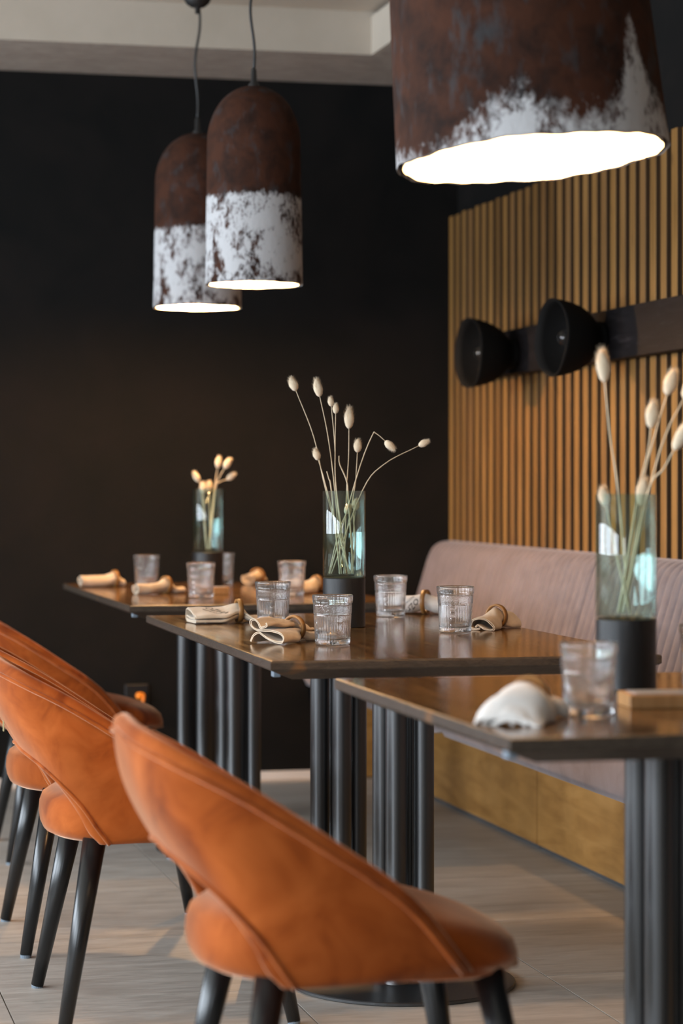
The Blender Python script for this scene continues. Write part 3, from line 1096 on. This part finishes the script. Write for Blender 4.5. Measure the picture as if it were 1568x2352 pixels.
nA = 'linen napkins on the middle table'
n1 = napkin(1.125, 5.80, .06, 'printed beige linen napkin at the far left corner of the middle table', nA, M['linen_a'], 'flat', L=.185, tpos=.64, seed=2, tail=(.95, .35), sc=1.12, ringR=.028)
n2 = napkin(1.105, 5.075, .72, 'beige linen napkin with curled folds at the near left of the middle table', nA, M['linen_a'], 'ess', L=.17, tpos=.60, seed=5, tail=(.6, .6), ringR=.0275, sc=1.02)
n3 = napkin(1.668, 6.055, -.60, 'white printed napkin in a wooden ring behind the right tumblers', nA, M['linen_w'], 'roll', L=.165, tpos=.55, seed=9, tail=(1.05, .95), ringR=.0310, sc=1.22, ripple=.4)
n4 = napkin(1.668, 5.43, .72, 'beige napkin in an upright ring at the right end of the middle table', nA, M['linen_a'], 'horn', L=.145, tpos=.66, seed=12, tail=(1.0, 1.3), ringR=.0275, bend=-.05, ripple=.6)
nB = 'linen napkins on the far table'
napkin(1.118, 7.90, .25, 'leftmost blurred napkin on the far table', nB, M['linen_a'], 'roll', L=.15, seed=21, tpos=.8)
napkin(1.200, 7.36, .45, 'blurred beige napkin left of the front tumbler on the far table', nB, M['linen_a'], 'roll', L=.17, seed=23, sc=.85, tpos=.65, tail=(1.2, .5))
napkin(1.615, 8.00, 1.0, 'blurred napkin right of the vase on the far table', nB, M['linen_a'], 'roll', L=.13, seed=25)
napkin(1.668, 7.33, .5, 'blurred napkin at the right end of the far table, beside the middle vase', nB, M['linen_a'], 'horn', L=.15, seed=27, sc=1.2)
nC = napkin(1.074, 3.335, .98, 'large blurred white napkin at the corner of the front table', 'linen napkins on the front table', M['linen_w'], 'arch', L=.16, tpos=.74, seed=31, ringR=.030, sc=1.02, ripple=2.0, close=.72)
X3, Y3, Z3 = Vector((1, 0, 0)), Vector((0, 1, 0)), Vector((0, 0, 1))
a_ = math.radians(-52)
print_text(n1, [('OZHA', .024, 0, 0, .25), ('RESTAURANT', .0095, 0, -.0135, 0)], Vector((-.062, -.004, .03)), X3 * math.cos(a_) + Y3 * math.sin(a_), -X3 * math.sin(a_) + Y3 * math.cos(a_), -Z3)
a_ = math.radians(228)
print_text(n3, [('OZHA', .021, 0, 0, .2), ('RESTAURANT', .008, 0, -.0125, 0)], Vector((-.038, -.03, .022)), X3 * math.cos(a_) + Z3 * math.sin(a_), -X3 * math.sin(a_) + Z3 * math.cos(a_), Y3)

# ------------------------------------------------------------------ wooden blocks with a card
def block(x, y, rz, label, sx=.15, sy=.085, sz=.021):
    r = empty('wooden_block', (x, y, TZ), rz); tag(r, label, 'wooden block', 'oak card blocks on the tables')
    MB().box(-sx / 2, sx / 2, -sy / 2, sy / 2, 0, sz, .002).build('body', M['block'], r)
    MB().box(-sx / 2 + .012, sx / 2 - .006, -sy / 2 + .010, sy / 2 - .010, sz, sz + .0015).build('card', M['card'], r)
    return r


block(1.345, 3.470, -.12, 'flat oak block with a grey card at the right of the front table')
block(1.355, 7.30, 0.1, 'small blurred oak block beside the far vase base', .05, .05, .022)

# ------------------------------------------------------------------ vases
def vase(x, y, label):
    r = empty('glass_vase', (x, y, TZ)); tag(r, label, 'vase', 'teal cylinder vases')
    MB().lathe([(0, 0), (.0485, 0), (.050, .0015), (.050, .115), (.0485, .117), (0, .117)], 64).build('base', M['blackwood'], r)
    smooth_by_angle(r.children[-1], 35)
    z0, z1 = .1172, .322
    MB().lathe([(0, z0), (.0480, z0), (.0505, z0 + .003), (.0508, z1 - .001), (.0500, z1), (.0490, z1), (.0482, z1 - .001), (.0480, z0 + .006), (.046, z0 + .0045), (0, z0 + .0045)], 96).build('glass_cylinder', M['teal'], r, True)
    smooth_by_angle(r.children[-1], 50)
    return r


V2 = (1.332, 5.560); V1 = (1.400, 7.740); V3 = (1.383, 3.775)
vase(*V2, 'teal glass cylinder vase on a black base on the middle table, in focus')
vase(*V1, 'teal glass cylinder vase on a black base on the far table')
vase(*V3, 'large blurred pale glass vase on a black base on the front table')


def head_mesh(seed, L=.030, R=.0092, fuzz=460):
    rnd = random.Random(seed)
    mb = MB()
    prof = [(0, 0), (.0028, .0004), (R * .72, .004), (R * .97, .010), (R, .014), (R * .88, .020), (R * .62, .0255), (R * .3, .029), (0, L)]
    mb.lathe([(a, b * L / .030) for a, b in prof], 14, lambda j, a, r, z: (r * (1 + .08 * math.sin(3 * a + z * 300)), z))
    for i in range(fuzz):
        u = rnd.uniform(.08, .98)
        z = L * u
        rr = R * math.sin(PI * min(u * .92 + .06, .97)) ** .6
        a = rnd.uniform(0, 2 * PI)
        p = Vector((rr * .85 * math.cos(a), rr * .85 * math.sin(a), z))
        ln = rnd.uniform(.003, .0085)
        d = Vector((math.cos(a), math.sin(a), rnd.uniform(.7, 2.2))).normalized() * ln
        sdv = Vector((-math.sin(a), math.cos(a), 0)) * .00030
        mb.add([p - sdv, p + sdv, p + d], [(0, 1, 2)])
    return mb.data('seed_head', M['fluff'], True)


HEADS = [head_mesh(s) for s in (1, 2, 3)]


def stem(vx, vy, pts, head, label, grp, hs=1.0, hl=1.0, hdir=None, r0=.0009, seed=0):
    """pts: list of (lateral, depth, height) relative to the vase base centre; lateral runs along the view's right"""
    P = [Vector((vx, vy, TZ)) + right * a + fwd * b + Vector((0, 0, c)) for a, b, c in pts]
    base = P[0].copy()
    Q = crom([p - base for p in P], 16)
    root = empty('dried_grass_stem', base); tag(root, label, 'dried grass', grp)
    MB().tube(Q, [r0 * (1.5 - .6 * i / 15) for i in range(16)], 6).build('stalk', M['straw'], root, True)
    if head:
        d = (Q[-1] - Q[-2]).normalized() if hdir is None else hdir
        o = link('seed_head', HEADS[seed % 3], root, Q[-1] - d * .001, None, (hs, hs, hs * hl))
        o.rotation_mode = 'QUATERNION'
        o.rotation_quaternion = Vector((0, 0, 1)).rotation_difference(d)
    return root


# each stem of the middle vase: foot, waist at the rim, tip below the seed head  (lateral, depth, height)
g2 = 'dried bunny tail grasses in the middle vase'
S2 = [
    ([(.012, .010, .126), (-.043, .012, .322), (-.072, .014, .450), (-.1145, .016, .560)], 1.15, 1.0, 'tall bunny tail grass leaning far left in the middle vase'),
    ([(-.006, -.008, .126), (-.022, -.010, .322), (-.038, -.012, .450), (-.0575, -.013, .545)], 1.15, 1.25, 'tallest bunny tail grass with the long head, second from left in the middle vase'),
    ([(.004, .016, .126), (-.019, .016, .322), (-.022, .016, .430), (-.0305, .016, .523)], .80, 1.0, 'bunny tail grass with the upper one of two small pointed heads in the middle vase'),
    ([(.010, -.014, .126), (-.018, -.014, .322), (-.021, -.014, .420), (-.0200, -.014, .505)], .80, 1.0, 'bunny tail grass with the lower one of two small pointed heads in the middle vase'),
    ([(.000, .004, .126), (.006, .006, .322), (.0105, .006, .400), (.0115, .006, .470)], 1.25, 1.35, 'bunny tail grass standing straight up with a long furry head in the middle vase'),
    ([(-.012, .024, .126), (.024, .022, .322), (.029, .020, .370), (.0315, .020, .414)], 1.05, 1.0, 'bunny tail grass with a plump head on a short upright stalk in the middle vase'),
    ([(.014, -.020, .126), (-.040, -.022, .322), (-.050, -.022, .360), (-.061, -.022, .395)], .95, 1.0, 'low bunny tail grass at the left rim of the middle vase'),
    ([(-.030, .000, .126), (.043, .004, .322), (.095, .006, .385), (.1775, .010, .429)], .90, 1.0, 'bunny tail grass arching far right in the middle vase'),
]
for i, (p, hs, hl, lab) in enumerate(S2):
    stem(*V2, p, True, lab, g2, hs, hl, seed=i)
# bent stem whose head hangs down
bent = [(-.034, -.004, .126), (.020, -.006, .322), (.048, -.008, .410), (.0690, -.008, .458), (.072, -.008, .4595), (.083, -.008, .452), (.0975, -.008, .439)]
stem(*V2, bent, True, 'bunny tail grass with a snapped stalk and drooping head in the middle vase', g2, 1.0, 1.05, hdir=(right * .72 - Vector((0, 0, .70))).normalized(), seed=2)
stem(*V2, [(-.036, .012, .126), (-.014, .010, .22), (.004, .010, .268)], True, 'short bunny tail grass inside the middle vase glass, lower left one', g2, .85, 1.0, seed=1)
stem(*V2, [(.016, .018, .126), (.022, .020, .22), (.0265, .022, .276)], True, 'short bunny tail grass inside the middle vase glass, upper right one', g2, .95, 1.0, seed=2)
stem(*V2, [(.022, -.006, .126), (.010, -.002, .300), (.006, 0, .345), (-.0105, 0, .385), (-.012, 0, .405)], False, 'kinked bare dry twig at the middle of the middle vase', g2, r0=.0013)
stem(*V2, [(-.010, -.018, .126), (-.030, -.016, .322), (-.036, -.016, .350), (-.041, -.016, .368)], False, 'short bare dry twig crossing the left rim of the middle vase', g2, r0=.0012)
stem(*V2, [(.018, .004, .126), (.026, .004, .20), (.022, .004, .262), (.027, .004, .30)], False, 'curved bare stalk inside the right half of the middle vase', g2, r0=.0012)

g1 = 'dried bunny tail grasses in the far vase'
S1 = [
    ([(-.005, .0, .126), (-.022, .0, .320), (-.030, .0, .345)], 1.15, 1.1, 'small golden bunny tail leaning left in the far vase'),
    ([(.000, .008, .126), (.020, .014, .320), (.030, .018, .390)], 1.15, 1.15, 'tallest golden bunny tail in the far vase'),
    ([(.006, -.006, .126), (.024, -.010, .320), (.038, -.014, .360), (.054, -.016, .388)], 1.2, 1.1, 'golden bunny tail second from right in the far vase'),
    ([(.002, .002, .126), (.024, .0, .318), (.040, .0, .345), (.062, .0, .352)], 1.05, 1.1, 'rightmost golden bunny tail bending outwards in the far vase'),
    ([(-.004, -.018, .126), (-.012, -.018, .26), (-.014, -.018, .308)], 1.25, 1.0, 'left one of two plump bunny tails sitting at the rim of the far vase'),
    ([(.008, .018, .126), (.004, .018, .26), (.003, .018, .312)], 1.25, 1.0, 'right one of two plump bunny tails sitting at the rim of the far vase'),
]
for i, (p, hs, hl, lab) in enumerate(S1):
    d = None
    if 'rightmost' in lab: d = (right * .8 + Vector((0, 0, .6))).normalized()
    stem(*V1, p, True, lab, g1, hs, hl, hdir=d, r0=.0014, seed=i)

g3 = 'dried bunny tail grasses in the front vase'
S3 = [
    ([(.006, .004, .126), (-.012, .004, .322), (-.026, .004, .42), (-.035, .004, .508)], 1.25, 1.45, 'tall straight bunny tail at the left of the front vase'),
    ([(-.012, .0, .126), (.020, .0, .322), (.036, .0, .390), (.041, .0, .432)], 1.25, 1.2, 'bunny tail above the right half of the front vase'),
    ([(-.010, .020, .126), (.026, .026, .322), (.052, .034, .42), (.073, .040, .488)], 1.25, 1.2, 'uppermost bunny tail at the right picture edge over the front vase'),
    ([(-.004, -.006, .126), (.036, -.008, .322), (.064, -.012, .42), (.094, -.016, .480)], 1.25, 1.2, 'upper bunny tail cut off by the right picture edge over the front vase'),
    ([(-.008, -.018, .126), (.032, -.026, .322), (.056, -.036, .362), (.074, -.042, .395)], 1.25, 1.5, 'long bunny tail leaning right over the front vase'),
    ([(-.010, .006, .126), (.016, .004, .25), (.024, .002, .303)], 1.2, 1.3, 'bunny tail just rising from the rim of the front vase'),
    ([(.004, -.02, .126), (-.024, -.02, .25), (-.035, -.02, .303)], 1.1, 1.0, 'bunny tail peeping over the left rim of the front vase'),
]
for i, (p, hs, hl, lab) in enumerate(S3):
    stem(*V3, p, True, lab, g3, hs, hl, r0=.0014, seed=i)

# ------------------------------------------------------------------ wall outlet with an orange plug
yw = YB - .0005
so = empty('wall_outlet', (1.315, yw, .30)); tag(so, 'black wall outlet low on the black back wall', 'outlet')
MB().box(-.043, .043, -.010, 0, -.06, .06, .003).build('plate', M['socket'], so)
pl = empty('orange_plug', (1.322, yw - .0105, .318)); tag(pl, 'bright orange plug with cord hanging from the black wall outlet', 'plug')
MB().lathe([(0, 0), (.012, 0), (.013, .004), (.013, .018), (.010, .024), (0, .024)], 20).build('plug_body', M['orange'], pl, True, rot=(PI / 2, 0, 0))
MB().tube(crom([(.002, -.018, .008), (.014, -.020, .004), (.012, -.020, -.02), (.004, -.018, -.045), (-.004, -.014, -.09), (-.01, -.012, -.2), (-.012, -.03, -.305)], 24), .0055, 8).build('plug_cord', M['orange'], pl, True)
pt = MB().box(1.338, 1.353, yw - .012, yw - .0105, .248, .276).build('paper_tag', M['paper'])
tag(pt, 'tiny pale yellow tag on the lower corner of the black outlet', 'tag')

bpy.context.view_layer.update()
